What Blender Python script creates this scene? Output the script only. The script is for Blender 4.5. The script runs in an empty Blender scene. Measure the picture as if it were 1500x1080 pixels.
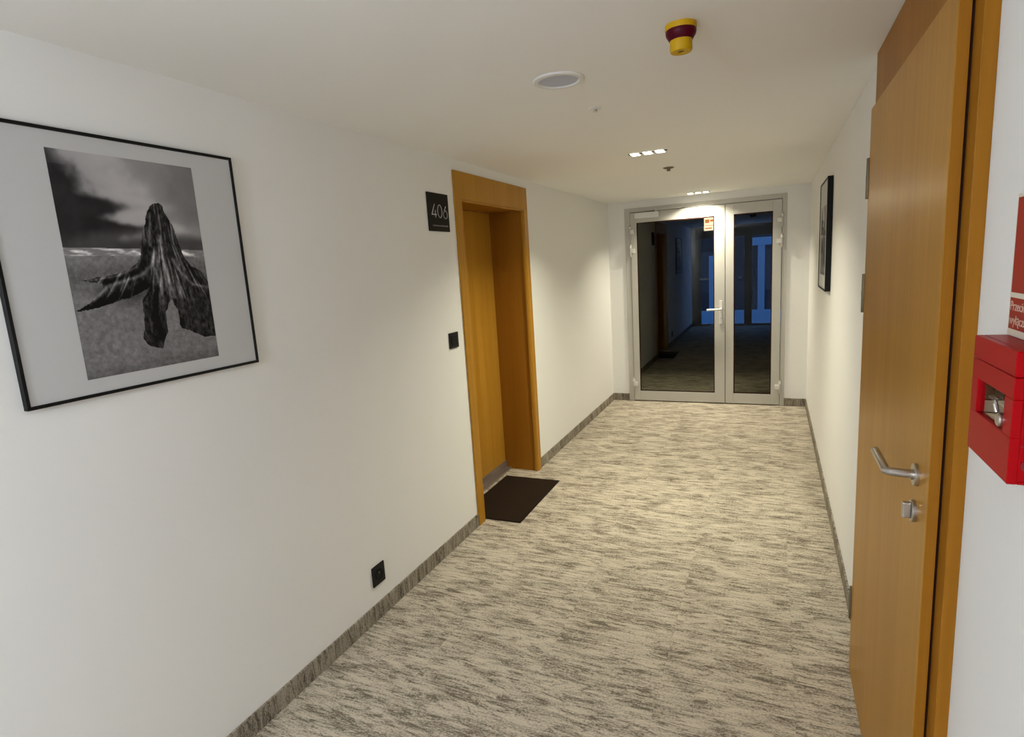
import bpy, bmesh, math, random
import numpy as np
from mathutils import Matrix, Vector

# ------------------------------------------------------------------ camera
sc = bpy.context.scene
COL = sc.collection
XL, XR, H, D = -1.820, 0.363, 2.412, 7.073        # left wall, right wall, ceiling, end wall (m)
cam_d = bpy.data.cameras.new('camera')
cam = bpy.data.objects.new('camera', cam_d); COL.objects.link(cam)
cr = Vector((0.91306259, 0.4030592, -0.06212889))
cu = Vector((-0.0128122, 0.18061917, 0.98346966))
cf = Vector((-0.40761816, 0.89717334, -0.17008068))
cam.matrix_world = Matrix(((cr.x, cu.x, -cf.x, 0), (cr.y, cu.y, -cf.y, 0), (cr.z, cu.z, -cf.z, 1.725), (0, 0, 0, 1)))
cam_d.sensor_fit = 'HORIZONTAL'; cam_d.sensor_width = 36.0
cam_d.lens = 849.57 / 1500 * 36.0
cam_d.clip_start = 0.02; cam_d.clip_end = 200
sc.camera = cam

# ------------------------------------------------------------------ world: blue dusk outside the far windows
w = bpy.data.worlds.new('dusk'); sc.world = w; w.use_nodes = True
bg = w.node_tree.nodes['Background']
bg.inputs[0].default_value = (0.05, 0.19, 0.62, 1); bg.inputs[1].default_value = 1.7
vs = sc.view_settings
vs.view_transform = 'Standard'; vs.look = 'None'; vs.gamma = 1.0; vs.use_curve_mapping = False
vs.exposure = 0.0

# light levels of the ceiling fixtures (watts), of the added fill globe, and their tints
WARM_END = (1.0, 0.927, 0.745)
WARM_MID = (1.0, 0.965, 0.760)
COOL = (0.83, 0.895, 1.0)
P_END, P_MID, P_FILL = 24.5, 26.5, 64.0

# ------------------------------------------------------------------ helpers
def new_mat(name):
    m = bpy.data.materials.new(name); m.use_nodes = True
    nt = m.node_tree
    return m, nt, nt.nodes['Principled BSDF']

def N(nt, t, **kw):
    n = nt.nodes.new(t)
    for k, v in kw.items():
        if k in n.inputs: n.inputs[k].default_value = v
        else: setattr(n, k, v)
    return n

def plain(name, col, rough=0.5, metal=0.0, bump=0.0, bscale=200.0, var=0.0, vscale=8.0, spec=None):
    m, nt, p = new_mat(name)
    p.inputs['Roughness'].default_value = rough
    p.inputs['Metallic'].default_value = metal
    if spec is not None: p.inputs['Specular IOR Level'].default_value = spec
    tc = N(nt, 'ShaderNodeTexCoord')
    no = N(nt, 'ShaderNodeTexNoise', Scale=vscale, Detail=3.0)
    nt.links.new(tc.outputs['Object'], no.inputs['Vector'])
    mx = N(nt, 'ShaderNodeMix', data_type='RGBA')
    mx.inputs['A'].default_value = (*[c * (1 - var) for c in col], 1)
    mx.inputs['B'].default_value = (*[min(1, c * (1 + var)) for c in col], 1)
    nt.links.new(no.outputs['Fac'], mx.inputs['Factor'])
    nt.links.new(mx.outputs['Result'], p.inputs['Base Color'])
    if bump:
        nb = N(nt, 'ShaderNodeTexNoise', Scale=bscale, Detail=2.0)
        nt.links.new(tc.outputs['Object'], nb.inputs['Vector'])
        b = N(nt, 'ShaderNodeBump', Strength=bump, Distance=0.002)
        nt.links.new(nb.outputs['Fac'], b.inputs['Height'])
        nt.links.new(b.outputs['Normal'], p.inputs['Normal'])
    return m

def emit(name, col, s):
    m, nt, p = new_mat(name)
    p.inputs['Base Color'].default_value = (*col, 1)
    p.inputs['Emission Color'].default_value = (*col, 1)
    p.inputs['Emission Strength'].default_value = s
    return m

def wood_mat(name, c1, c2, rough=0.30):
    """oak veneer, grain upright (local Z)"""
    m, nt, p = new_mat(name)
    p.inputs['Roughness'].default_value = rough
    p.inputs['Specular IOR Level'].default_value = 0.09
    tc = N(nt, 'ShaderNodeTexCoord')
    mp = N(nt, 'ShaderNodeMapping'); mp.inputs['Scale'].default_value = (60, 60, 1.4)
    nt.links.new(tc.outputs['Object'], mp.inputs['Vector'])
    n1 = N(nt, 'ShaderNodeTexNoise', Scale=1.0, Detail=5.0, Roughness=0.6, Distortion=0.4)
    nt.links.new(mp.outputs['Vector'], n1.inputs['Vector'])
    mp2 = N(nt, 'ShaderNodeMapping'); mp2.inputs['Scale'].default_value = (9, 9, 0.25)
    nt.links.new(tc.outputs['Object'], mp2.inputs['Vector'])
    n2 = N(nt, 'ShaderNodeTexNoise', Scale=1.0, Detail=2.0)
    nt.links.new(mp2.outputs['Vector'], n2.inputs['Vector'])
    ad = N(nt, 'ShaderNodeMix', data_type='FLOAT'); ad.inputs['Factor'].default_value = 0.55
    nt.links.new(n1.outputs['Fac'], ad.inputs['A']); nt.links.new(n2.outputs['Fac'], ad.inputs['B'])
    r = N(nt, 'ShaderNodeValToRGB')
    r.color_ramp.elements[0].position = 0.32; r.color_ramp.elements[0].color = (*c1, 1)
    r.color_ramp.elements[1].position = 0.68; r.color_ramp.elements[1].color = (*c2, 1)
    nt.links.new(ad.outputs['Result'], r.inputs['Fac'])
    nt.links.new(r.outputs['Color'], p.inputs['Base Color'])
    b = N(nt, 'ShaderNodeBump', Strength=0.06, Distance=0.001)
    nt.links.new(n1.outputs['Fac'], b.inputs['Height']); nt.links.new(b.outputs['Normal'], p.inputs['Normal'])
    return m

def carpet_mat(name, mode):
    """short pile carpet with broken streaks. mode: 'floor' streaks along X, 'yz' / 'xz' streaks upright on a skirting"""
    m, nt, p = new_mat(name)
    p.inputs['Roughness'].default_value = 0.95
    p.inputs['Specular IOR Level'].default_value = 0.12
    ge = N(nt, 'ShaderNodeNewGeometry')
    sep = N(nt, 'ShaderNodeSeparateXYZ'); nt.links.new(ge.outputs['Position'], sep.inputs[0])
    com = N(nt, 'ShaderNodeCombineXYZ')
    a, b_ = {'floor': ('X', 'Y'), 'yz': ('Z', 'Y'), 'xz': ('Z', 'X')}[mode]
    nt.links.new(sep.outputs[a], com.inputs[0]); nt.links.new(sep.outputs[b_], com.inputs[1])
    oi = N(nt, 'ShaderNodeObjectInfo')
    off = N(nt, 'ShaderNodeVectorMath', operation='SCALE'); off.inputs[0].default_value = (3.1, 5.7, 0.0)
    nt.links.new(oi.outputs['Random'], off.inputs['Scale'])
    add = N(nt, 'ShaderNodeVectorMath', operation='ADD')
    nt.links.new(com.outputs[0], add.inputs[0]); nt.links.new(off.outputs[0], add.inputs[1])
    def noise(scale, detail, rough, dist=0.0, src=com):
        mp = N(nt, 'ShaderNodeMapping'); mp.inputs['Scale'].default_value = scale
        nt.links.new(src.outputs[0], mp.inputs['Vector'])
        n = N(nt, 'ShaderNodeTexNoise', Scale=1.0, Detail=detail, Roughness=rough, Distortion=dist)
        nt.links.new(mp.outputs['Vector'], n.inputs['Vector'])
        return n.outputs['Fac']
    streak = noise((6.5, 48.0, 1), 4.0, 0.66, 0.6, src=add)
    wavy = noise((3.6, 24.0, 1), 3.0, 0.58, 0.8, src=add)
    blot = noise((4.5, 10.0, 1), 3.0, 0.6, 0.5)
    fine = noise((95.0, 140.0, 1), 3.0, 0.8)
    def mathn(op, x, y):
        n = N(nt, 'ShaderNodeMath', operation=op)
        for i, v in enumerate((x, y)):
            if isinstance(v, (int, float)): n.inputs[i].default_value = v
            else: nt.links.new(v, n.inputs[i])
        return n.outputs[0]
    v = mathn('ADD', mathn('MULTIPLY', streak, 0.44), mathn('MULTIPLY', blot, 0.26))
    v = mathn('ADD', v, mathn('MULTIPLY', fine, 0.48))
    v = mathn('SUBTRACT', v, 0.080)
    ridge = mathn('SUBTRACT', 1.0, mathn('MULTIPLY', mathn('ABSOLUTE', mathn('SUBTRACT', wavy, 0.5), 0.0), 26.0))   # thin dark wavy yarn lines
    v = mathn('SUBTRACT', v, mathn('MULTIPLY', mathn('MAXIMUM', ridge, 0.0), 0.085))
    r = N(nt, 'ShaderNodeValToRGB')
    e = r.color_ramp.elements
    k = 1.0 if mode == 'floor' else 0.62          # same carpet on the skirting, shade of its upright pile put into the colour
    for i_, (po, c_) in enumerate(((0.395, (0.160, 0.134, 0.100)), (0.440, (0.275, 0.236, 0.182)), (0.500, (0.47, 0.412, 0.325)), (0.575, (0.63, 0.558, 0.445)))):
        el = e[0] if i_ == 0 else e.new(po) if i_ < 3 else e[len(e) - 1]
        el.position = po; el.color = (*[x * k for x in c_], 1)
    nt.links.new(v, r.inputs['Fac']); nt.links.new(r.outputs['Color'], p.inputs['Base Color'])
    pile = noise((700.0, 700.0, 1), 1.0, 0.5)
    b = N(nt, 'ShaderNodeBump', Strength=0.35, Distance=0.003)
    nt.links.new(pile, b.inputs['Height'])
    nt.links.new(b.outputs['Normal'], p.inputs['Normal'])
    return m

def glass_mat(name, tint, refl=1.0):
    m = bpy.data.materials.new(name); m.use_nodes = True; nt = m.node_tree
    nt.nodes.remove(nt.nodes['Principled BSDF'])
    out = nt.nodes['Material Output']
    tr = N(nt, 'ShaderNodeBsdfTransparent'); tr.inputs[0].default_value = (*tint, 1)
    gl = N(nt, 'ShaderNodeBsdfGlossy'); gl.inputs['Roughness'].default_value = 0.0
    lw = N(nt, 'ShaderNodeLayerWeight'); lw.inputs['Blend'].default_value = 0.5
    pw = N(nt, 'ShaderNodeMath', operation='POWER'); pw.inputs[1].default_value = 5.0
    nt.links.new(lw.outputs['Facing'], pw.inputs[0])
    ma = N(nt, 'ShaderNodeMath', operation='MULTIPLY_ADD'); ma.inputs[1].default_value = 0.9 * refl; ma.inputs[2].default_value = 0.035 * refl
    nt.links.new(pw.outputs[0], ma.inputs[0])
    mx = N(nt, 'ShaderNodeMixShader')
    nt.links.new(ma.outputs[0], mx.inputs[0]); nt.links.new(tr.outputs[0], mx.inputs[1]); nt.links.new(gl.outputs[0], mx.inputs[2])
    nt.links.new(mx.outputs[0], out.inputs['Surface'])
    return m

def attr_mat(name, rough):
    m, nt, p = new_mat(name)
    a = N(nt, 'ShaderNodeAttribute', attribute_name='ink')
    nt.links.new(a.outputs['Color'], p.inputs['Base Color'])
    p.inputs['Roughness'].default_value = rough
    p.inputs['Specular IOR Level'].default_value = 0.1
    return m

M = dict(
    wall=plain('wall_paint', (0.84, 0.835, 0.81), 0.75, var=0.012, vscale=1.5, spec=0.25),
    ceil=plain('ceiling_paint', (0.90, 0.89, 0.86), 0.85, var=0.01, vscale=1.2, spec=0.2),
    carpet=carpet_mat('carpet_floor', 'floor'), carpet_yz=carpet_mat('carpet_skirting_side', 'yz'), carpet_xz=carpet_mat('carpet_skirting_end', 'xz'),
    wood=wood_mat('oak_veneer', (0.37, 0.170, 0.016), (0.48, 0.238, 0.030)),
    wood_dark_shaded=wood_mat('oak_dark_shaded', (0.28, 0.112, 0.008), (0.36, 0.150, 0.016), 0.4),  # darker oak: shade of jambs and edges in the colour, transom's own veneer
    gap=plain('dark_seal_gap_shade', (0.03, 0.010, 0.006), 0.7, spec=0.1),
    alu=plain('silver_grey_coating', (0.50, 0.485, 0.435), 0.45, metal=0.1, var=0.02),
    alu_lt=plain('light_grey_coating', (0.68, 0.67, 0.64), 0.4, metal=0.1),
    steel=plain('brushed_steel', (0.52, 0.49, 0.46), 0.30, metal=1.0, var=0.05, vscale=60),
    hinge=plain('hinge_metal', (0.20, 0.165, 0.11), 0.5, metal=0.6),
    white=plain('white_plastic', (0.76, 0.76, 0.74), 0.5, spec=0.3),
    paper=plain('white_card', (0.55, 0.55, 0.55), 0.6, var=0.01, spec=0.2),
    black=plain('black_lacquer', (0.009, 0.009, 0.009), 0.42, spec=0.12),
    plate=plain('black_plate', (0.012, 0.010, 0.007), 0.55, spec=0.1),
    plast=plain('black_plastic', (0.014, 0.014, 0.013), 0.4, spec=0.15),
    letter=plain('white_lettering', (0.50, 0.50, 0.48), 0.5),
    grey=plain('grey_lettering', (0.24, 0.23, 0.22), 0.5),
    mat=plain('mat_ribbed_textile', (0.024, 0.015, 0.009), 0.95, bump=0.6, bscale=500, var=0.25, vscale=120, spec=0.05),
    thresh=plain('threshold_metal', (0.42, 0.37, 0.34), 0.35, metal=0.8),
    red=plain('red_enamel', (0.37, 0.002, 0.005), 0.35, var=0.03, spec=0.08),
    red_dk=plain('red_shadow_gap', (0.22, 0.003, 0.006), 0.5),
    inside=plain('box_inside', (0.20, 0.045, 0.04), 0.5),
    sred=plain('sign_red', (0.34, 0.022, 0.012), 0.45, spec=0.2),
    scream=plain('sign_cream', (0.72, 0.66, 0.54), 0.45),
    spink=plain('sign_letter', (0.62, 0.40, 0.30), 0.5),
    yellow=plain('yellow_plastic', (0.60, 0.36, 0.006), 0.42, spec=0.2),
    maroon=plain('dark_red_lens', (0.075, 0.001, 0.010), 0.35, spec=0.15),
    mesh=plain('speaker_mesh', (0.52, 0.54, 0.62), 0.6, bump=0.6, bscale=900),
    glass=glass_mat('door_glass', (0.74, 0.75, 0.71), 0.35),
    glass2=glass_mat('window_glass', (0.90, 0.94, 0.97), 0.12),
    glass3=glass_mat('small_glass', (0.92, 0.92, 0.90), 2.0),
    dark=plain('dark_profile', (0.02, 0.02, 0.024), 0.5),
    pale=plain('pale_render', (0.70, 0.72, 0.75), 0.8),
    night=plain('dark_facade', (0.012, 0.014, 0.02), 0.9),
    exit_face=emit('exit_face', (1.0, 0.80, 0.55), 2.4),
    exit_mark=emit('exit_mark', (0.95, 0.34, 0.10), 1.1),
    lens=emit('lamp_lens', (1.0, 0.93, 0.78), 8.0),
    ink=attr_mat('photo_print', 0.5),
)

def box(bm, x0, x1, y0, y1, z0, z1):
    vs_ = [bm.verts.new(c) for c in ((x0, y0, z0), (x1, y0, z0), (x1, y1, z0), (x0, y1, z0), (x0, y0, z1), (x1, y0, z1), (x1, y1, z1), (x0, y1, z1))]
    return [bm.faces.new([vs_[i] for i in f]) for f in ((3, 2, 1, 0), (4, 5, 6, 7), (0, 1, 5, 4), (1, 2, 6, 5), (2, 3, 7, 6), (3, 0, 4, 7))]

def boxes(*bs, bevel=0.0, seg=2):
    bm = bmesh.new()
    for b in bs: box(bm, *b)
    if bevel:
        bmesh.ops.bevel(bm, geom=list(bm.edges), offset=bevel, segments=seg, profile=0.6, affect='EDGES')
    return bm

def lathe(axis_pt, axis, prof, n=32, bm=None):
    """prof: list of (radius, distance along axis)"""
    bm = bm or bmesh.new()
    a = Vector(axis).normalized(); p0 = Vector(axis_pt)
    s = a.orthogonal().normalized(); t = a.cross(s)
    rings = []
    for r, h in prof:
        if r <= 1e-6: rings.append([bm.verts.new(p0 + a * h)])
        else: rings.append([bm.verts.new(p0 + a * h + (s * math.cos(2 * math.pi * k / n) + t * math.sin(2 * math.pi * k / n)) * r) for k in range(n)])
    for A, B in zip(rings, rings[1:]):
        for k in range(n):
            k2 = (k + 1) % n
            if len(A) == 1 and len(B) == 1: continue
            if len(A) == 1: bm.faces.new((A[0], B[k2], B[k]))
            elif len(B) == 1: bm.faces.new((A[k], A[k2], B[0]))
            else: bm.faces.new((A[k], A[k2], B[k2], B[k]))
    bmesh.ops.recalc_face_normals(bm, faces=bm.faces)
    return bm

def tube(pts, r, n=14, bm=None):
    bm = bm or bmesh.new()
    pts = [Vector(p) for p in pts]; rings = []
    for i, p in enumerate(pts):
        d = ((pts[min(i + 1, len(pts) - 1)] - p).normalized() + (p - pts[max(i - 1, 0)]).normalized())
        d.normalize()
        s = d.cross(Vector((0, 0, 1))); s = s.normalized() if s.length > 1e-4 else Vector((1, 0, 0))
        t = s.cross(d)
        k_ = 1.0
        if 0 < i < len(pts) - 1:
            c = max(0.5, d.dot((p - pts[i - 1]).normalized())); k_ = 1 / c
        rings.append([bm.verts.new(p + (s * math.cos(2 * math.pi * k / n) * k_ + t * math.sin(2 * math.pi * k / n)) * r) for k in range(n)])
    for A, B in zip(rings, rings[1:]):
        for k in range(n): bm.faces.new((A[k], A[(k + 1) % n], B[(k + 1) % n], B[k]))
    bm.faces.new(rings[0]); bm.faces.new(rings[-1])
    bmesh.ops.recalc_face_normals(bm, faces=bm.faces)
    return bm

def root_of(o):
    while o.parent: o = o.parent
    return o

def obj(name, bm, mat, parent=None, label=None, smooth=False, base=None):
    """link the bmesh (world coordinates) as ONE object; children keep the root's origin"""
    if parent is not None: org = Vector(root_of(parent).location)
    elif base is not None: org = Vector(base)
    else:
        xs = [v.co for v in bm.verts]
        org = Vector(((min(v.x for v in xs) + max(v.x for v in xs)) / 2, (min(v.y for v in xs) + max(v.y for v in xs)) / 2, min(v.z for v in xs)))
    bmesh.ops.translate(bm, verts=bm.verts, vec=-org)
    me = bpy.data.meshes.new(name); bm.to_mesh(me); bm.free()
    if smooth:
        for p in me.polygons: p.use_smooth = True
        try: me.set_sharp_from_angle(angle=math.radians(35))
        except Exception: pass
    me.materials.append(M[mat] if isinstance(mat, str) else mat)
    o = bpy.data.objects.new(name, me); COL.objects.link(o)
    if parent is None: o.location = org
    else: o.parent = parent
    if label: o['label'] = label
    return o

def thing(name, label, cat, loc, group=None, kind=None):
    o = bpy.data.objects.new(name, None); COL.objects.link(o)
    o.location = loc; o.empty_display_size = 0.1
    return tag(o, label, cat, group, kind)

def tag(o, label, cat=None, group=None, kind=None):
    o['label'] = label
    if cat: o['category'] = cat
    if group: o['group'] = group
    if kind: o['kind'] = kind
    return o

def struct(name, bm, mat, label, cat):
    return tag(obj(name, bm, mat), label, cat, kind='structure')

def text_mesh(name, body, size, mat, parent, origin, xdir, ydir, off, extrude=0.0004, align='LEFT', sx=1.0):
    cu_ = bpy.data.curves.new('t', 'FONT'); cu_.body = body; cu_.size = size; cu_.extrude = extrude; cu_.align_x = align
    to = bpy.data.objects.new('t', cu_); COL.objects.link(to)
    dg = bpy.context.evaluated_depsgraph_get()
    me = bpy.data.meshes.new_from_object(to.evaluated_get(dg))
    bpy.data.objects.remove(to); bpy.data.curves.remove(cu_)
    xd, yd = Vector(xdir), Vector(ydir); zd = xd.cross(yd)
    bm = bmesh.new(); bm.from_mesh(me); bpy.data.meshes.remove(me)
    for v in bm.verts:
        v.co = Vector(origin) + xd * v.co.x * sx + yd * v.co.y + zd * (v.co.z + off)
    return obj(name, bm, mat, parent)

# ------------------------------------------------------------------ the setting
YB, YF = -4.2, 15.1             # back of the corridor behind the camera, glazed far end
# door recess in the left wall
O0, O1, OZ, RX = 3.372, 4.398, 2.176, -2.115     # opening y0,y1, top, leaf plane
FO0, FO1 = 10.24, 11.26                          # the same recess beyond the glass door
def recessed_wall(y0, y1, o0, o1):
    return boxes((XL - .45, XL, y0, o0, 0, H), (XL - .45, XL, o1, y1, 0, H), (XL - .45, XL, o0, o1, OZ + .02, H), (XL - .45, RX - .05, o0, o1, 0, OZ + .02))
struct('wall_left', recessed_wall(YB, D, O0 - .02, O1 + .02), 'wall', 'long off white wall on the left with the recessed oak door', 'wall')
struct('wall_right', boxes((XR, XR + .2, YB, D, 0, H)), 'wall', 'off white wall on the right behind the near oak door', 'wall')
struct('ceiling', boxes((XL - .45, XR + .2, YB, D, H, H + .15)), 'ceil', 'flat matt off white ceiling over the corridor', 'ceiling')
struct('wall_back', boxes((XL - .45, XR + .2, YB - .15, YB, 0, H)), 'wall', 'off white wall closing the corridor behind the viewer', 'wall')
EX0, EX1, EZ = -1.615, 0.138, 2.333
struct('wall_end', boxes((XL - .1, EX0, D, D + .18, 0, H), (EX1, XR + .1, D, D + .18, 0, H), (EX0, EX1, D, D + .18, EZ, H)), 'wall', 'short piers and lintel of end wall around the glass door', 'wall')
struct('wall_left_beyond', recessed_wall(D, YF, FO0 - .02, FO1 + .02), 'wall', 'dark left wall of the corridor beyond the glass door', 'wall')
struct('wall_right_beyond', boxes((XR, XR + .2, D, YF, 0, H)), 'wall', 'dark right wall of the corridor beyond the glass door', 'wall')
struct('ceiling_beyond', boxes((XL - .45, XR + .2, D, YF, H, H + .15)), 'ceil', 'dark ceiling of the corridor beyond the glass door', 'ceiling')

floor = struct('floor', boxes((XL - .45, XR + .2, YB, D, -.12, -.006)), 'carpet', 'beige and grey streaked carpet of the corridor', 'floor')
struct('floor_beyond', boxes((XL - .45, XR + .2, D, YF, -.12, 0)), 'carpet', 'dim streaked carpet beyond the glass door', 'floor')
# carpet tiles, half a metre square, laid on the floor (each its own piece)
T = 0.5
xs = [XL] + [x for x in (-1.4, -.9, -.4, .1)] + [XR]
ys = [YB + .001 + i * 0 for i in range(0)] + [0.34 - 4.5 + .5 * i for i in range(23)] + [D]
ys = [y for y in ys if y > YB] 
ys[0] = YB
tile_cache = {}
def tile(x0, x1, y0, y1):
    g = 0.0003
    key = (round(x1 - x0, 4), round(y1 - y0, 4))
    c = ((x0 + x1) / 2, (y0 + y1) / 2, 0)
    if key not in tile_cache:
        bm = boxes((-(x1 - x0) / 2 + g, (x1 - x0) / 2 - g, -(y1 - y0) / 2 + g, (y1 - y0) / 2 - g, -.0058, 0))
        me = bpy.data.meshes.new('carpet_tile'); bm.to_mesh(me); bm.free(); me.materials.append(M['carpet'])
        tile_cache[key] = me
    o = bpy.data.objects.new('carpet_tile', tile_cache[key]); COL.objects.link(o); o.parent = floor
    o.location = Vector(c) - Vector(floor.location)
for x0, x1 in zip(xs, xs[1:]):
    for y0, y1 in zip(ys, ys[1:]): tile(x0, x1, y0, y1)
tile(RX - .05, XL, O0 - .02, O1 + .02)

# carpet skirting
BZ = 0.088
def skirt(name, b, mat, label):
    return struct(name, boxes(b, bevel=.0015, seg=1), mat, label, 'skirting')
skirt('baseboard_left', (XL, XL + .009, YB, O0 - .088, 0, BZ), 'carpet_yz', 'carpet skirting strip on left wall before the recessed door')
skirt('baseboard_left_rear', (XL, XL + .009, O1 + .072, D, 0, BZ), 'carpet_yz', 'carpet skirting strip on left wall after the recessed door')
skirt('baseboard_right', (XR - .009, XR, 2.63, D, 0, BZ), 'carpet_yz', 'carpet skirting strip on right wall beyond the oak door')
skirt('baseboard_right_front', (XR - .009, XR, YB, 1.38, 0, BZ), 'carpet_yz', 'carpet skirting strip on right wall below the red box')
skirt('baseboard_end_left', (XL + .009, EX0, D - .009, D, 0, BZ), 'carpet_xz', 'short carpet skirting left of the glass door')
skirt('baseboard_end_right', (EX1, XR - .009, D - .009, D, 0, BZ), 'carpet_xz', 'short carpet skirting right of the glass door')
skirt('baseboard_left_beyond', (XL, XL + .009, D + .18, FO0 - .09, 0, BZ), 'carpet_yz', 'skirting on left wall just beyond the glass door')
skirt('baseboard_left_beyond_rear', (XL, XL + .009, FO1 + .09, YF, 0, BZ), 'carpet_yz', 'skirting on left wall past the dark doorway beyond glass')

# ------------------------------------------------------------------ recessed oak doors (left wall)
def recessed_door(name, o0, o1, label, handle):
    t = thing(name, label, 'door', (XL, (o0 + o1) / 2, 0), kind='structure')
    c0, c1, cz, cx = o0 - .086, o1 + .070, 2.347, XL + .013
    back = RX - .002
    # casing: two stiles and a tall head panel
    obj('casing_stile', boxes((XL, cx, c0, o0, 0, OZ), bevel=.0015, seg=1), 'wood', t)
    obj('casing_stile', boxes((XL, cx, o1, c1, 0, OZ), bevel=.0015, seg=1), 'wood', t)
    obj('head_panel', boxes((XL, cx, c0, c1, OZ, cz), bevel=.0015, seg=1), 'wood', t)
    # linings of the deep reveal, its shade put into their colour
    obj('jamb_lining', boxes((back, cx - .004, o0 - .019, o0 - .001, 0, OZ)), 'wood_dark_shaded', t)
    j = obj('jamb_lining', boxes((back, XL - .001, o1 + .001, o1 + .019, 0, OZ)), 'wood_dark_shaded', t)
    obj('rebate_strip', boxes((XL - .012, XL + .006, o1 - .012, o1 + .001, 0, OZ - .012), bevel=.001, seg=1), 'wood', j)
    h = obj('head_lining', boxes((back, XL - .001, o0, o1, OZ, OZ + .018)), 'wood_dark_shaded', t)
    obj('rebate_strip', boxes((XL - .012, XL + .006, o0, o1, OZ - .012, OZ + .001), bevel=.001, seg=1), 'wood', h)
    leaf = obj('door_leaf', boxes((back - .044, RX, o0 + .002, o1 - .002, .012, OZ - .002), bevel=.001, seg=1), 'wood', t)
    th = obj('threshold', boxes((RX + .001, RX + .055, o0, o1, 0, .018), bevel=.004), 'thresh', t)
    obj('drop_seal', boxes((RX, RX + .014, o0 + .002, o1 - .002, .014, .075), bevel=.002, seg=1), 'thresh', leaf)
    if handle:
        y = o0 + .07
        obj('handle_rose', lathe((RX, y, 1.05), (1, 0, 0), [(0, 0), (.026, 0), (.026, .007), (.024, .009), (0, .009)]), 'steel', leaf, smooth=True)
        obj('lever_handle', tube([(RX + .004, y, 1.05), (RX + .055, y, 1.05), (RX + .06, y + .008, 1.05), (RX + .06, y + .13, 1.05)], .009), 'steel', leaf, smooth=True)
    return t
recessed_door('door_1', O0, O1, 'deeply recessed oak door in the left wall with room number plate', True)
recessed_door('door_4', FO0, FO1, 'dark recessed doorway on the left beyond the glass door', False)

# ------------------------------------------------------------------ near oak door (right wall)
t = thing('door_2', 'tall oak door with steel lever handle on the right wall', 'door', (XR, 1.97, 0), kind='structure')
CX, LX = 0.338, 0.311                       # casing front, leaf front
CY0, CY1 = 1.378, 2.622
LY0, LY1, LZ = 1.428, 2.500, 2.197
obj('casing_stile', boxes((CX, XR, CY0, 1.452, 0, H - .003), bevel=.0015), 'wood_dark_shaded', t, 'narrow oak casing stile beside the white wall')  # darker oak carries the shade of the stile's near side
obj('casing_stile', boxes((CX, XR, 2.47, CY1, 0, LZ - .01), bevel=.003), 'wood', t)
obj('transom_panel', boxes((CX, XR, 1.454, CY1, LZ - .01, H - .003), bevel=.001, seg=1), 'wood_dark_shaded', t, 'oak panel between door leaf and ceiling')
obj('gap_shade', boxes((LX + .021, CX, LY0 + .006, LY1 - .004, .012, LZ - .006)), 'gap', t, 'dark shadow gap around the leaf')  # dark strip standing in for the shade between leaf and casing
leaf = obj('door_leaf', boxes((LX, LX + .021, LY0, LY1, .008, LZ), bevel=.0015, seg=1), 'wood', t)
obj('edge_shade', boxes((LX + .0008, LX + .0206, LY0 - .0008, LY0 + .001, .009, LZ - .001)), 'wood_dark_shaded', leaf, 'oak edge band with shade in its colour')  # thin strip, darker in colour for the shaded edge of the leaf
for zc in (1.962, 1.553, 0.298):
    hb = lathe((.3098, LY1 + .008, zc - .071), (0, 0, 1), [(0, 0), (.0055, 0), (.0065, .002), (.0065, .140), (.0055, .142), (0, .142)], 14)
    hg = obj('hinge', hb, 'hinge', t, smooth=True)
    obj('hinge_knuckle', lathe((.3098, LY1 + .008, zc - .012), (0, 0, 1), [(.0066, 0), (.0069, .001), (.0069, .023), (.0066, .024)], 14), 'hinge', hg, smooth=True)
HY, HZ = 1.530, 1.203
obj('handle_rose', lathe((LX, HY, HZ - .004), (-1, 0, 0), [(0, 0), (.026, 0), (.026, .007), (.0245, .009), (.012, .009), (.012, .014), (0, .014)]), 'steel', leaf, 'round steel rose', True)
obj('lever_handle', tube([(LX - .006, HY, HZ - .004), (.257, HY, HZ), (.250, HY + .006, HZ), (.248, HY + .150, HZ + .002)], .0098, 18), 'steel', leaf, 'angled brushed steel lever', True)
lk = obj('lock_rose', lathe((LX, HY + .003, 1.110), (-1, 0, 0), [(0, 0), (.026, 0), (.026, .007), (.0245, .009), (0, .009)]), 'steel', leaf, 'round steel lock rose', True)
obj('thumb_turn', boxes((LX - .026, LX - .009, HY - .004, HY + .010, 1.092, 1.130), bevel=.003), 'steel', leaf)

# ------------------------------------------------------------------ glazed double door at the end
t = thing('door_3', 'grey aluminium glass double door at the corridor end', 'door', ((EX0 + EX1) / 2, D, 0), kind='structure')
FY0, FY1 = D - .012, D + .075
fr = .052
J0, J1, JT = EX0 + fr + .012, EX1 - fr + .006, EZ - .050
obj('door_frame', boxes((EX0, J0, FY0, FY1, 0, EZ), (J1, EX1, FY0, FY1, 0, EZ), (J0, J1, FY0, FY1, JT, EZ), bevel=.003), 'alu', t)
MX = -0.487
def glazed_leaf(x0, x1, gx0, gx1, label):
    z0, z1, g0, g1 = .012, JT - .006, .130, 2.160
    y0, y1 = D - .020, D + .045
    lf = obj('door_leaf', boxes((x0, gx0, y0, y1, z0, z1), (gx1, x1, y0, y1, z0, z1), (gx0, gx1, y0, y1, z0, g0), (gx0, gx1, y0, y1, g1, z1), bevel=.003), 'alu', t, label)
    b = .011
    obj('glazing_bead', boxes((gx0, gx0 + b, y0 + .006, y0 + .02, g0, g1), (gx1 - b, gx1, y0 + .006, y0 + .02, g0, g1), (gx0, gx1, y0 + .006, y0 + .02, g0, g0 + b), (gx0, gx1, y0 + .006, y0 + .02, g1 - b, g1)), 'gap', lf, 'dark rubber seal')
    obj('glass_pane', boxes((gx0 + .002, gx1 - .002, D + .008, D + .016, g0 + .002, g1 - .002)), 'glass', lf)
    return lf
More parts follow.
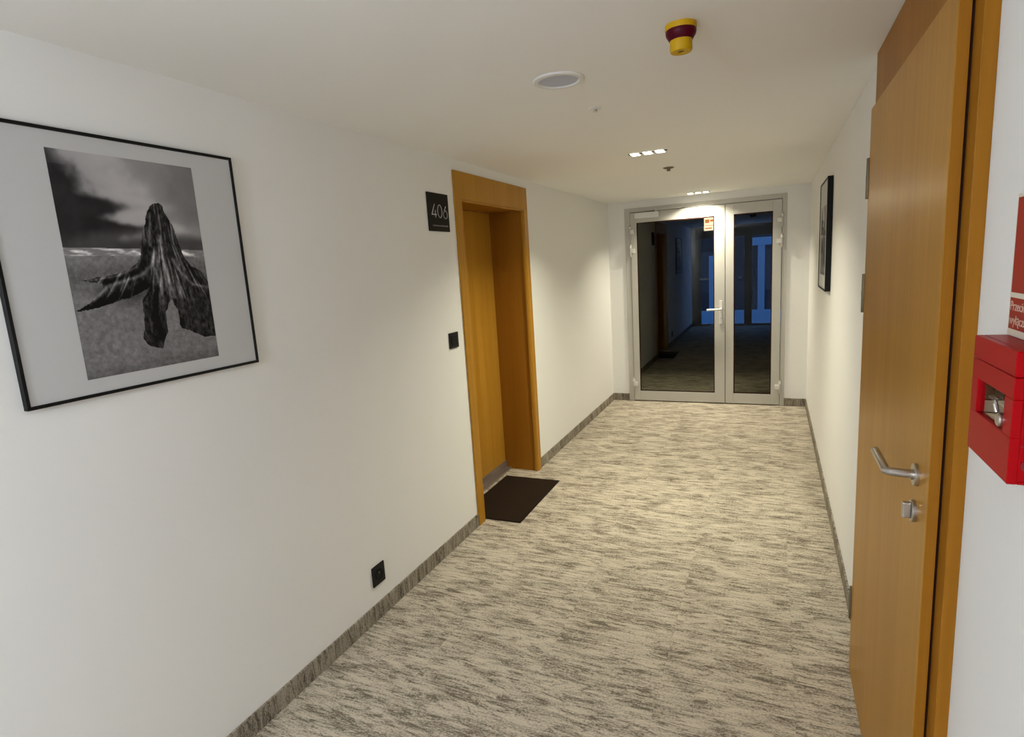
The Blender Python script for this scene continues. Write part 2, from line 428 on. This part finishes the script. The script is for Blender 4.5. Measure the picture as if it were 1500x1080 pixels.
la = glazed_leaf(J0 + .004, MX - .003, -1.475, -.602, 'wide active leaf')
lp = glazed_leaf(MX + .003, J1 - .004, -.396, 0.000, 'narrow passive leaf')
obj('meeting_seal', boxes((MX - .003, MX + .003, D - .006, D + .03, .012, JT - .008)), 'gap', t)
# hinges: three barrels, two arms
def hinge(x, z, s):
    bm = lathe((x, D - .033, z - .075), (0, 0, 1), [(0, 0), (.011, 0), (.013, .003), (.013, .147), (.011, .15), (0, .15)], 16)
    h = obj('hinge', bm, 'alu', t, smooth=True)
    obj('hinge_arm', boxes((x - .048 * (s > 0) - .004, x + .048 * (s < 0) + .004, D - .044, D - .014, z - .030, z + .022), bevel=.006), 'alu_lt', h)
    obj('hinge_screw_cap', lathe((x, D - .033, z + .030), (0, 0, 1), [(.0135, 0), (.0155, .002), (.0155, .022), (.0135, .024)], 16), 'alu_lt', h, smooth=True)
for z in (2.064, 1.842, .222):
    hinge(J0 + .000, z, -1); hinge(J1 - .000, z, 1)
# closer
cb = obj('door_closer', boxes((-1.485, -1.205, D - .075, D - .019, 2.203, 2.268), bevel=.005), 'alu_lt', t, 'silver door closer body')
obj('closer_arm', boxes((-1.25, -.955, D - .055, D - .043, 2.281, 2.292), (-1.25, -1.225, D - .06, D - .04, 2.262, 2.292), bevel=.001, seg=1), 'alu', cb)
obj('guide_rail', boxes((-1.36, -.93, D - .030, D - .012, 2.287, 2.308), bevel=.002, seg=1), 'alu', cb)
# lever on plate
pl = obj('handle_plate', boxes((-.548, -.514, D - .030, D - .019, .945, 1.215), bevel=.006), 'alu_lt', la, 'light metal handle plate')
obj('lever_handle', tube([(-.531, D - .028, 1.116), (-.531, D - .072, 1.116), (-.539, D - .080, 1.116), (-.68, D - .080, 1.113)], .0115, 14), 'alu_lt', la, 'light metal lever', True)
obj('lock_cylinder', lathe((-.531, D - .030, 1.012), (0, -1, 0), [(.010, 0), (.010, .006), (0, .006)], 16), 'steel', la, smooth=True)
for x in (-.68, -.06):
    obj('leaf_badge', boxes((x - .018, x + .018, D - .0212, D - .0195, .062, .072)), 'steel', la if x < MX else lp)

# ------------------------------------------------------------------ glazed far end and what lies outside it
t = thing('window_1', 'dark framed glazed wall closing the corridor beyond', 'window', (-.73, YF, 0), kind='structure')
for x0, x1 in ((XL, -1.60), (-1.00, -.93), (-.61, -.44), (.30, XR)):
    obj('mullion', boxes((x0, x1, YF, YF + .08, .04, H), bevel=.004, seg=1), 'dark', t)
obj('sill_rail', boxes((XL, XR, YF, YF + .08, 0, .05), bevel=.004, seg=1), 'dark', t)
obj('head_rail', boxes((XL, XR, YF - .002, YF + .082, 2.14, H), bevel=.004, seg=1), 'dark', t)
for x0, x1 in ((-1.60, -1.00), (-.93, -.61), (-.44, .30)):
    p_ = obj('glass_pane', boxes((x0, x1, YF + .03, YF + .04, .05, 2.14)), 'glass2', t)
for x0, x1 in ((-1.62, -1.40), (-.735, -.655)):
    bm = boxes((x0, x1, YF - .07, YF - .045, 1.145, 1.185), bevel=.006)
    for xx in (x0 + .02, x1 - .02): box(bm, xx - .006, xx + .006, YF - .05, YF, 1.155, 1.175)
    obj('push_bar', bm, 'alu_lt', t, 'pale push bar handle')
# outside: balcony parapet, columns and lintel in the dusk, a dark building behind
K = 1.10; YO = YF * K
def out(x0, x1): return x0 * K - 0.0, x1 * K
bal = thing('balcony', 'pale balcony parapet with posts outside the far windows', 'balcony', (-.8, YO, -.2))
def zz(z): return 1.725 + (z - 1.725) * K
a, b = out(-2.6, .9)
obj('parapet', boxes((a, b, YO, YO + .12, -.25, zz(.375)), bevel=.006, seg=1), 'pale', bal)
obj('lintel', boxes((out(-.465, .9)[0], b, YO, YO + .12, zz(1.90), zz(2.08)), bevel=.006, seg=1), 'pale', bal)
for x0, x1 in ((-.315, -.165), (-1.415, -1.10)):
    a_, b_ = out(x0, x1)
    obj('post', boxes((a_, b_, YO + .02, YO + .10, zz(.375), zz(1.90) if x0 > -.5 else zz(1.72)), bevel=.004, seg=1), 'pale', bal)
struct('floor_balcony', boxes((-5, 4, YF + .08, YO + .2, -.35, -.25)), 'pale', 'pale balcony slab outside the far windows', 'floor')
db = struct('wall_outside', boxes((-14, 12, 26, 27, -6, 9)), 'night', 'dark facade of a building outside the far windows', 'facade')
for x in (-9, -6.2, -3.4, -.6, 2.2, 5.0):
    obj('window_bay', boxes((x, x + 1.3, 25.93, 26.0, .2, 1.9), bevel=.02, seg=1), 'dark', db)

# exit sign hanging beyond the glass door
ex = thing('exit_sign', 'lit orange and white exit sign hanging beyond the glass door', 'sign', (-.76, 9.0, 2.078))
obj('casing', boxes((-.915, -.605, 9.0, 9.05, 2.075, 2.275), bevel=.006), 'white', ex)
fc = obj('sign_face', boxes((-.905, -.615, 8.9965, 9.0, 2.085, 2.265)), 'exit_face', ex)
bm = boxes((-.893, -.835, 8.994, 8.997, 2.190, 2.240), (-.825, -.63, 8.994, 8.997, 2.205, 2.235), (-.893, -.63, 8.994, 8.997, 2.150, 2.158),
           (-.893, -.80, 8.994, 8.997, 2.105, 2.125), (-.78, -.63, 8.994, 8.997, 2.105, 2.125))
obj('sign_marks', bm, 'exit_mark', ex)
for x in (-.86, -.66): obj('hanger', boxes((x - .004, x + .004, 9.02, 9.03, 2.27, H)), 'steel', ex)

# ------------------------------------------------------------------ framed pictures
def inside(px, py, poly):
    r = np.zeros(px.shape, bool); n = len(poly)
    for i in range(n):
        x1, y1 = poly[i]; x2, y2 = poly[(i + 1) % n]
        if y1 == y2: continue
        c = ((y1 > py) != (y2 > py)) & (px < (x2 - x1) * (py - y1) / (y2 - y1) + x1)
        r ^= c
    return r
def vnoise(x, y, seed):
    xi, yi = np.floor(x).astype(int), np.floor(y).astype(int); fx, fy = x - xi, y - yi
    fx, fy = fx * fx * (3 - 2 * fx), fy * fy * (3 - 2 * fy)
    def h(a, b): 
        n = np.sin(a * 127.1 + b * 311.7 + seed * 74.7) * 43758.5453
        return n - np.floor(n)
    return (h(xi, yi) * (1 - fx) + h(xi + 1, yi) * fx) * (1 - fy) + (h(xi, yi + 1) * (1 - fx) + h(xi + 1, yi + 1) * fx) * fy
def fbm(x, y, seed, o=4):
    s, a, t_ = 0, 1, 0
    for i in range(o):
        s = s + a * vnoise(x * 2 ** i, y * 2 ** i, seed + i); t_ += a; a *= .55
    return s / t_
def sstep(a, b, x):
    t_ = np.clip((x - a) / (b - a), 0, 1); return t_ * t_ * (3 - 2 * t_)
def seg_dist(u, v, pts, asp):
    d = np.full(u.shape, 9.0)
    for (x1, y1), (x2, y2) in zip(pts, pts[1:]):
        ax, ay, bx, by = x1, y1 * asp, x2, y2 * asp
        L = (bx - ax) ** 2 + (by - ay) ** 2
        t_ = np.clip(((u - ax) * (bx - ax) + (v * asp - ay) * (by - ay)) / L, 0, 1)
        d = np.minimum(d, np.hypot(u - ax - t_ * (bx - ax), v * asp - ay - t_ * (by - ay)))
    return d
STUMP = [(0.639, 0.202), (0.596, 0.231), (0.567, 0.287), (0.54, 0.336), (0.508, 0.402), (0.501, 0.442), (0.465, 0.478), (0.397, 0.515), (0.266, 0.538), (0.074, 0.561), (0.203, 0.577), (0.208, 0.595), (0.111, 0.653), (0.005, 0.691), (0.093, 0.691), (0.233, 0.67), (0.424, 0.636), (0.517, 0.603), (0.449, 0.671), (0.438, 0.76), (0.415, 0.848), (0.454, 0.893), (0.542, 0.91), (0.603, 0.825), (0.614, 0.732), (0.673, 0.668), (0.704, 0.722), (0.713, 0.822), (0.783, 0.839), (0.889, 0.885), (1.01, 0.888), (1.01, 0.575), (0.955, 0.532), (0.867, 0.502), (0.81, 0.434), (0.81, 0.414), (0.772, 0.304), (0.729, 0.239), (0.711, 0.206), (0.682, 0.195)]
def beach_photo(u, v):
    """monochrome beach with a tree stump: ink value 0..1 in display space"""
    asp = .645 / .443
    w1 = fbm(u * 5, v * 7, 3) - .5; w2 = fbm(u * 9 + 7, v * 12, 9) - .5
    # sky: dark mass on the left, pale diagonal cloud, mid grey right
    edge = .10 + 1.05 * v + .12 * np.sin(v * 56 + 2.0 * u + 1.0) * sstep(.08, .3, v) + w1 * .30 + w2 * .10
    dark = 1 - sstep(-.10, .10, u - edge)
    dark *= 1 - sstep(.30, .42, v) * sstep(.1, .5, u)
    light = .45 + .08 * w1 - .10 * sstep(.55, 1.0, u) * (1 - sstep(.22, .36, v)) + .09 * np.exp(-((u - edge - .20) / .15) ** 2)
    low = sstep(.33, .40, v + w1 * .06)
    sky = light * (1 - dark) + (.115 + .06 * w2 + .05 * (v < .06)) * dark
    sky = sky * (1 - low) + (.20 + .10 * w1) * low
    # sea, surf and sand
    hz = .414 + .010 * u
    surf = .38 + .50 * sstep(.35, .75, fbm(u * 10, v * 60, 21)) * np.exp(-((v - hz - .018) / .02) ** 2)
    sand = .365 + .14 * (fbm(u * 40, v * 60, 31) - .5) + .05 * (fbm(u * 7, v * 9, 33) - .5) - .05 * sstep(.46, .52, v) * (1 - sstep(.55, .66, v))
    rings = np.sin(np.hypot((u - .22) * 1.0, (v - .86) * asp) * 95 + 6 * w1)
    sand = sand + .018 * rings * np.exp(-((u - .2) / .2) ** 2 - ((v - .88) / .10) ** 2) + .05 * (fbm(u * 90, v * 110, 35) - .5)
    sand = sand - .06 * sstep(.92, 1.0, v)
    g = np.where(v < hz, sky, np.where(v < hz + .036, surf, sand))
    # shadows below the roots
    for pts, wd, k in (([(.20, .62), (.34, .66), (.52, .62)], .05, .12),):
        g = g - k * np.exp(-(seg_dist(u, v, pts, asp) / wd) ** 2)
    # stump and roots
    uj = u + .022 * (fbm(u * 30, v * 30, 41) - .5); vj = v + .012 * (fbm(u * 30, v * 30, 47) - .5)
    ins = inside(uj, vj, STUMP)
    cx = .66 + .02 * v
    fl = (u - cx) / (.16 + .9 * np.maximum(0, v - .38) ** 1.1)
    grain = fbm(fl * 16, v * 7 + 3 * fl, 51, 4)
    fine = fbm(u * 60, v * 50, 57, 3)
    st = .10 + .28 * sstep(.42, .85, grain) * (1 - .75 * sstep(.62, .72, v)) + .27 * (fine - .5)
    for pts, wd, k in (([(.66, .36), (.655, .47), (.68, .58), (.70, .66)], .014, .22), ([(.60, .44), (.56, .50), (.47, .545), (.25, .585), (.13, .645)], .014, .20),
                       ([(.62, .46), (.59, .54), (.60, .60)], .012, .17), ([(.73, .47), (.78, .54), (.86, .60), (.98, .62)], .012, .18), ([(.61, .25), (.59, .32), (.57, .40)], .010, .16),
                       ([(.50, .45), (.45, .505), (.30, .545), (.1, .562)], .008, .12)):
        st = st + k * np.exp(-(seg_dist(u, v, pts, asp) / wd) ** 2)
    for pts, wd, k in (([(.50, .60), (.36, .635), (.2, .655), (.06, .685)], .035, .16), ([(.44, .535), (.34, .555), (.22, .572)], .018, .13), ([(.57, .62), (.53, .75), (.55, .85)], .035, .12), ([(.84, .48), (.9, .56), (.97, .60)], .03, .10)):
        st = st - k * np.exp(-(seg_dist(u, v, pts, asp) / wd) ** 2)
    g = np.where(ins, st, g)
    return np.clip(g, .045, .75)
def print_object(parent, facing, x, y0, y1, z0, z1, nu, nv, mirror=False):
    """print as a thin sheet whose front is a grid carrying the ink colour per face corner"""
    us = (np.arange(nu) + .5) / nu; vs_ = (np.arange(nv) + .5) / nv
    U, V = np.meshgrid(us, vs_)
    g = beach_photo(U, V)
    lin = np.where(g < .04045, g / 12.92, ((g + .055) / 1.055) ** 2.4) * 1.8
    yy = np.linspace(y0, y1, nu + 1); zs = np.linspace(z1, z0, nv + 1)
    if mirror: yy = yy[::-1]
    Y, Z = np.meshgrid(yy, zs)
    org = np.array(root_of(parent).location)
    co = np.stack([np.full(Y.shape, x), Y, Z], -1).reshape(-1, 3) - org
    i = (np.arange(nv)[:, None] * (nu + 1) + np.arange(nu)[None]).ravel()
    f = np.stack([i, i + nu + 1, i + nu + 2, i + 1], -1)
    me = bpy.data.meshes.new('photo_print'); me.from_pydata(co.tolist(), [], f.tolist())
    at = me.attributes.new('ink', 'FLOAT_COLOR', 'FACE')
    c = np.ones((nu * nv, 4), np.float32); c[:, 0] = lin.ravel() * 1.0; c[:, 1] = lin.ravel() * .965; c[:, 2] = lin.ravel() * .985
    at.data.foreach_set('color', c.ravel())
    me.materials.append(M['ink']); me.update()
    o = bpy.data.objects.new('photo_print', me); COL.objects.link(o); o.parent = parent
    return o
def picture(label, s, xw, y0, y1, z0, z1, qy0, qy1, qz0, qz1, depth, nu, nv, fw=.010):
    """s=+1: hangs on the left wall facing +X, s=-1: on the right wall facing -X"""
    t = thing('framed_picture', label, 'picture', (xw, (y0 + y1) / 2, z0))
    def bx(d0, d1, a0, a1, b0, b1):
        return (min(xw + s * d0, xw + s * d1), max(xw + s * d0, xw + s * d1), a0, a1, b0, b1)
    for n_, b_ in (('frame_rail', bx(.002, depth, y0, y1, z1 - fw, z1)), ('frame_rail', bx(.002, depth, y0, y1, z0, z0 + fw)),
                   ('frame_stile', bx(.002, depth, y0, y0 + fw, z0 + fw, z1 - fw)), ('frame_stile', bx(.002, depth, y1 - fw, y1, z0 + fw, z1 - fw))):
        obj(n_, boxes(b_, bevel=.001, seg=1), 'black', t)
    obj('mount_board', boxes(bx(.004, depth - .005, y0 + fw, y1 - fw, z0 + fw, z1 - fw)), 'paper', t)
    print_object(t, s, xw + s * (depth - .0042), qy0, qy1, qz0, qz1, nu, nv, mirror=(s < 0))
    return t
picture('large black framed print of a tree stump on a beach, left wall', 1, XL, .843, 1.617, 1.430, 2.183, 1.005, 1.448, 1.482, 2.127, .020, 230, 330, .0095)
picture('black framed picture on the right wall seen at a steep angle', -1, XR, 4.50, 5.15, 1.435, 2.195, 4.62, 5.02, 1.54, 2.02, .036, 60, 70, .012)
picture('dim picture on the left wall beyond the glass door', 1, XL, 12.45, 13.25, 1.39, 2.13, 12.58, 13.1, 1.48, 2.04, .020, 40, 50, .012)

# ------------------------------------------------------------------ room number plates
def stroke(bm, pts, x, t_, th=.0012):
    """flat strip of width t_ along points (y, z), lying at wall distance x"""
    for (a0, b0), (a1, b1) in zip(pts, pts[1:]):
        d = Vector((a1 - a0, b1 - b0)); L = d.length or 1e-6; n_ = Vector((-d.y, d.x)) / L * t_ / 2; e_ = d / L * t_ * .35
        c = [(a0 - e_.x + n_.x, b0 - e_.y + n_.y), (a1 + e_.x + n_.x, b1 + e_.y + n_.y), (a1 + e_.x - n_.x, b1 + e_.y - n_.y), (a0 - e_.x - n_.x, b0 - e_.y - n_.y)]
        lo = [bm.verts.new((x, p[0], p[1])) for p in c]; hi = [bm.verts.new((x + th, p[0], p[1])) for p in c]
        bm.faces.new(hi[::-1]); bm.faces.new(lo)
        for k in range(4): bm.faces.new((lo[k], lo[(k + 1) % 4], hi[(k + 1) % 4], hi[k]))
def number_plate(label, y0, y1, z0, z1, numerals):
    t = thing('room_number_plate', label, 'sign', (XL, (y0 + y1) / 2, z0))
    obj('plate', boxes((XL + .001, XL + .009, y0, y1, z0, z1), bevel=.001, seg=1), 'plate', t)
    if not numerals: return t
    x = XL + .0092; Wd, Ht = y1 - y0, z1 - z0
    P = lambda a, b: (y0 + a * Wd, z1 - b * Ht)
    def arc(cx, cy, rx, ry, a0, a1, n=14):
        return [P(cx + rx * math.cos(math.radians(a0 + (a1 - a0) * i / n)), cy - ry * math.sin(math.radians(a0 + (a1 - a0) * i / n))) for i in range(n + 1)]
    tk = .0062
    bm = bmesh.new(); stroke(bm, [P(.30, .30), P(.155, .565), P(.375, .565)], x, tk); stroke(bm, [P(.325, .46), P(.325, .63)], x, tk)
    obj('numeral', bm, 'letter', t, 'white numeral 4')
    bm = bmesh.new(); stroke(bm, arc(.545, .47, .105, .165, 0, 360, 24), x, tk)
    obj('numeral', bm, 'letter', t, 'white numeral 0')
    bm = bmesh.new(); stroke(bm, arc(.815, .545, .095, .105, 0, 360, 20), x, tk); stroke(bm, [P(.845, .33), P(.77, .44), P(.725, .52)], x, tk)
    obj('numeral', bm, 'letter', t, 'white numeral 6')
    random.seed(4); bm = bmesh.new(); a = .16
    while a < .90:                       # fine print too small to read
        wv = random.uniform(.014, .03); hh = random.choice((.018, .022, .03))
        stroke(bm, [P(a, .865 - hh), P(a + wv, .865)], x, .003); stroke(bm, [P(a, .865), P(a + wv, .865 - hh * .6)], x, .0025); a += wv + .014
    obj('small_print', bm, 'grey', t, 'tiny unreadable grey line of print')
    return t
number_plate('black door plate reading 406 beside the recessed oak door', 2.963, 3.198, 1.968, 2.188, True)
number_plate('small dark door plate on the wall beyond the glass door', 9.86, 10.08, 1.955, 2.165, False)

# ------------------------------------------------------------------ switch and socket on the left wall
t = thing('light_switch', 'black card switch beside the recessed oak door', 'switch', (XL, 3.141, 1.256))
obj('surround', boxes((XL + .0005, XL + .010, 3.088, 3.196, 1.256, 1.353), bevel=.003), 'plast', t)
obj('rocker', boxes((XL + .009, XL + .014, 3.104, 3.180, 1.272, 1.337), bevel=.002), 'black', t)
def socket(label, y0, y1, z0, z1):
    t = thing('wall_socket', label, 'socket', (XL, (y0 + y1) / 2, z0))
    obj('surround', boxes((XL + .0005, XL + .009, y0, y1, z0, z1), bevel=.003), 'plast', t)
    yc, zc = (y0 + y1) / 2, (z0 + z1) / 2
    bm = lathe((XL + .009, yc, zc), (1, 0, 0), [(.031, 0), (.031, .003), (.022, .003), (.021, -.002), (0, -.002)], 24)
    ins_ = obj('insert', bm, 'black', t, smooth=True)
    obj('earth_pin', lathe((XL + .007, yc, zc + .011), (1, 0, 0), [(.003, 0), (.003, .006), (0, .008)], 10), 'steel', ins_, smooth=True)
    return t
socket('black power socket low on left wall above the carpet skirting', 2.143, 2.240, .180, .284)
socket('dark power socket low on the wall beyond the glass door', 11.80, 11.90, .18, .28)

# ------------------------------------------------------------------ door mats
def door_mat(label, x0, x1, y0, y1):
    t = thing('door_mat', label, 'mat', ((x0 + x1) / 2, (y0 + y1) / 2, 0))
    obj('backing', boxes((x0, x1, y0, y1, .0002, .003), bevel=.001, seg=1), 'black', t)
    obj('pile', boxes((x0 + .006, x1 - .006, y0 + .006, y1 - .006, .003, .007), bevel=.002, seg=1), 'mat', t)
door_mat('dark brown doormat in the opening of the recessed oak door', -2.033, -1.555, 3.398, 4.222)
door_mat('dark doormat at the doorway beyond the glass door', -2.02, -1.55, 10.27, 11.0)

# ------------------------------------------------------------------ ceiling fittings
def downlight(label, y, lens, col, power, spread, xs_=(-.831, -.750, -.671)):
    t = thing('ceiling_downlight', label, 'ceiling light', (-.751, y, H), group='triple recessed downlights')
    obj('trim', boxes((-.875, -.625, y - .016, y + .016, H - .003, H), bevel=.001, seg=1), 'dark', t)
    for xc in xs_:
        h_ = obj('lamp_bezel', boxes((xc - .029, xc + .029, y - .048, y + .048, H - .004, H), bevel=.0015, seg=1), 'white', t)
        obj('lamp_lens', boxes((xc - .0255, xc + .0255, y - .045, y + .045, H - .0065, H - .0035), bevel=.001, seg=1), lens, h_)
    ld = bpy.data.lights.new('downlight_beam', 'AREA'); ld.shape = 'RECTANGLE'; ld.size = .22; ld.size_y = .06
    ld.energy = power; ld.color = col; ld.spread = math.radians(spread)
    lo = bpy.data.objects.new('downlight_beam', ld); COL.objects.link(lo); lo.parent = t
    lo.location = (0, 0, -.012)
    return t
downlight('lit triple downlight in the ceiling beside the glass door', 6.84, 'lens', WARM_END, P_END, 128)
downlight('lit triple downlight mid ceiling near the recessed oak door', 3.992, 'lens', WARM_MID, P_MID, 132)
gx, gy, gz, gr = -1.10, -1.45, 1.88, .20
t = thing('fill_globe', 'fill globe added behind the viewer, unseen', 'fill lamp', (gx, gy, gz - gr))  # added unseen glowing globe that fills the near walls and ceiling with light
obj('globe', lathe((gx, gy, gz - gr), (0, 0, 1), [(gr * math.sin(math.pi * k / 16), gr - gr * math.cos(math.pi * k / 16)) for k in range(17)], 32), emit('fill_globe_glow', COOL, P_FILL), t, smooth=True)
obj('fill_globe_cord', lathe((gx, gy, gz + gr - .004), (0, 0, 1), [(.03, 0), (.03, .03), (.005, .035), (.005, H - gz - gr - .02), (.05, H - gz - gr - .015), (.05, H - gz - gr + .004)], 20), 'steel', t, smooth=True)

t = thing('ceiling_speaker', 'round ceiling speaker with white rim and grey mesh', 'speaker', (-.744, 2.226, H))
obj('rim', lathe((-.744, 2.226, H), (0, 0, -1), [(.098, 0), (.098, .003), (.094, .007), (.078, .008), (.074, .004), (.074, 0)], 48), 'white', t, smooth=True)
obj('mesh_grille', lathe((-.744, 2.226, H), (0, 0, -1), [(.0745, .001), (.0735, .0035), (.04, .0025), (0, .002)], 48), 'mesh', t, smooth=True)

t = thing('sprinkler_head', 'tiny white sprinkler rosette behind the ceiling speaker', 'sprinkler', (-.737, 2.705, H))
obj('rosette', lathe((-.737, 2.705, H), (0, 0, -1), [(.030, 0), (.030, .002), (.022, .006), (.010, .007), (0, .007)], 28), 'white', t, smooth=True)
obj('nozzle', lathe((-.737, 2.705, H - .006), (0, 0, -1), [(.008, 0), (.008, .008), (.011, .009), (.011, .011), (0, .012)], 18), 'steel', t, smooth=True)
t = thing('sprinkler_head', 'small metal sprinkler head behind the mid downlight', 'sprinkler', (-.738, 4.76, H))
obj('rosette', lathe((-.738, 4.76, H), (0, 0, -1), [(.042, 0), (.042, .002), (.034, .008), (.016, .012), (0, .012)], 28), 'hinge', t, smooth=True)
obj('nozzle', lathe((-.738, 4.76, H - .010), (0, 0, -1), [(.012, 0), (.012, .012), (.016, .013), (.016, .016), (0, .017)], 18), 'hinge', t, smooth=True)
t = thing('sprinkler_head', 'dark sprinkler head on the ceiling beyond the glass door', 'sprinkler', (-.33, 11.6, H))
obj('rosette', lathe((-.33, 11.6, H), (0, 0, -1), [(.06, 0), (.06, .02), (.04, .05), (0, .055)], 24), 'black', t, smooth=True)

bx_, by_ = -.260, 1.952
t = thing('alarm_sounder', 'yellow and dark red fire alarm sounder on the ceiling', 'alarm', (bx_, by_, H))
obj('base', lathe((bx_, by_, H), (0, 0, -1), [(.046, 0), (.0465, .012), (.045, .016), (0, .016)], 40), 'yellow', t, smooth=True)
obj('lens_ring', lathe((bx_, by_, H), (0, 0, -1), [(.0445, .0155), (.0452, .022), (.043, .030), (.034, .044), (0, .044)], 40), 'maroon', t, 'dark red lens ring', True)
hd = obj('horn', lathe((bx_, by_, H), (0, 0, -1), [(.0325, .042), (.0325, .072), (.030, .076), (.012, .0765), (.010, .073), (0, .073)], 40), 'yellow', t, 'yellow horn cup', True)
obj('sound_port', lathe((bx_, by_, H - .0728), (0, 0, -1), [(.0095, 0), (.0095, .0008), (0, .0008)], 20), 'plast', hd, smooth=True)

# ------------------------------------------------------------------ red fire switch box and its sign
FX = XR - .045
B0, B1, BZ0, BZ1 = 1.028, 1.218, 1.367, 1.564
t = thing('fire_switch_box', 'red fire brigade power switch box with small window', 'switch box', (XR, (B0 + B1) / 2, BZ0))
W0, W1, WZ0, WZ1 = 1.062, 1.187, 1.437, 1.494
sh = .004
body = obj('body', boxes((FX + .012, XR, B0, B1, BZ0, BZ0 + sh), (FX + .012, XR, B0, B1, BZ1 - sh, BZ1), (FX + .012, XR, B0, B0 + sh, BZ0 + sh, BZ1 - sh), (FX + .012, XR, B1 - sh, B1, BZ0 + sh, BZ1 - sh), (XR - sh, XR, B0 + sh, B1 - sh, BZ0 + sh, BZ1 - sh), bevel=.001, seg=1), 'red', t)
lid = obj('lid', boxes((FX, FX + .0125, B0, B1, BZ0, WZ0), (FX, FX + .0125, B0, B1, WZ1, BZ1 - .038), (FX, FX + .0125, B0, W0, WZ0, WZ1), (FX, FX + .0125, W1, B1, WZ0, WZ1), bevel=.0012, seg=1), 'red', t)
obj('lid', boxes((FX, FX + .0125, B0, B1, BZ1 - .0372, BZ1), bevel=.0015, seg=1), 'red', t, 'upper strip of the red lid')
obj('window_pane', boxes((FX + .006, FX + .008, W0, W1, WZ0, WZ1)), 'glass3', lid)
obj('inner_panel', boxes((XR - .014, XR - .009, B0 + .01, B1 - .01, BZ0 + .01, BZ1 - .01)), 'inside', t)
obj('inner_shelf', boxes((FX + .016, XR - .014, W0 + .01, W1, 1.462, 1.466)), 'scream', t)
obj('lock', lathe((FX + .010, 1.066, 1.455), (-1, 0, 0), [(.0105, 0), (.0105, .014), (.009, .016), (0, .016)], 24), 'steel', lid, 'small steel lock', True)
obj('key_ring', tube([(FX - .004, 1.075, 1.464), (FX - .005, 1.080, 1.476), (FX - .004, 1.078, 1.487)], .0035, 10), 'steel', lid)
obj('side_seam', boxes((FX + .013, XR - .002, B0 - .0006, B0 + .001, 1.424, 1.4265)), 'red_dk', body)
obj('side_plug', lathe((FX + .022, B0, 1.396), (0, -1, 0), [(.008, 0), (.008, .0015), (0, .0015)], 16), 'red_dk', body, smooth=True)

S0, S1, SZ0, SZ1 = .985, 1.212, 1.566, 1.792
t = thing('fire_sign', 'red and cream warning sign above the red switch box', 'sign', (XR, (S0 + S1) / 2, SZ0))
pb = obj('backing_plate', boxes((XR - .004, XR - .0005, S0, S1, SZ0, SZ1), bevel=.0005, seg=1), 'scream', t)
obj('upper_field', boxes((XR - .0048, XR - .004, S0 + .006, S1 - .006, 1.636, SZ1 - .006)), 'sred', t)
lo_ = obj('lower_field', boxes((XR - .0048, XR - .004, S0 + .006, S1 - .006, 1.577, 1.6275)), 'sred', t)
# the wall is seen from -X: text runs towards -Y
text_mesh('lettering', 'Przeciwpożarowy', .0215, 'spink', lo_, (XR - .0048, S1 - .010, 1.6075), (0, -1, 0), (0, 0, 1), .0006, .0003)
text_mesh('lettering', 'wyłącznik prądu', .0215, 'spink', lo_, (XR - .0048, S1 - .010, 1.5850), (0, -1, 0), (0, 0, 1), .0006, .0003)
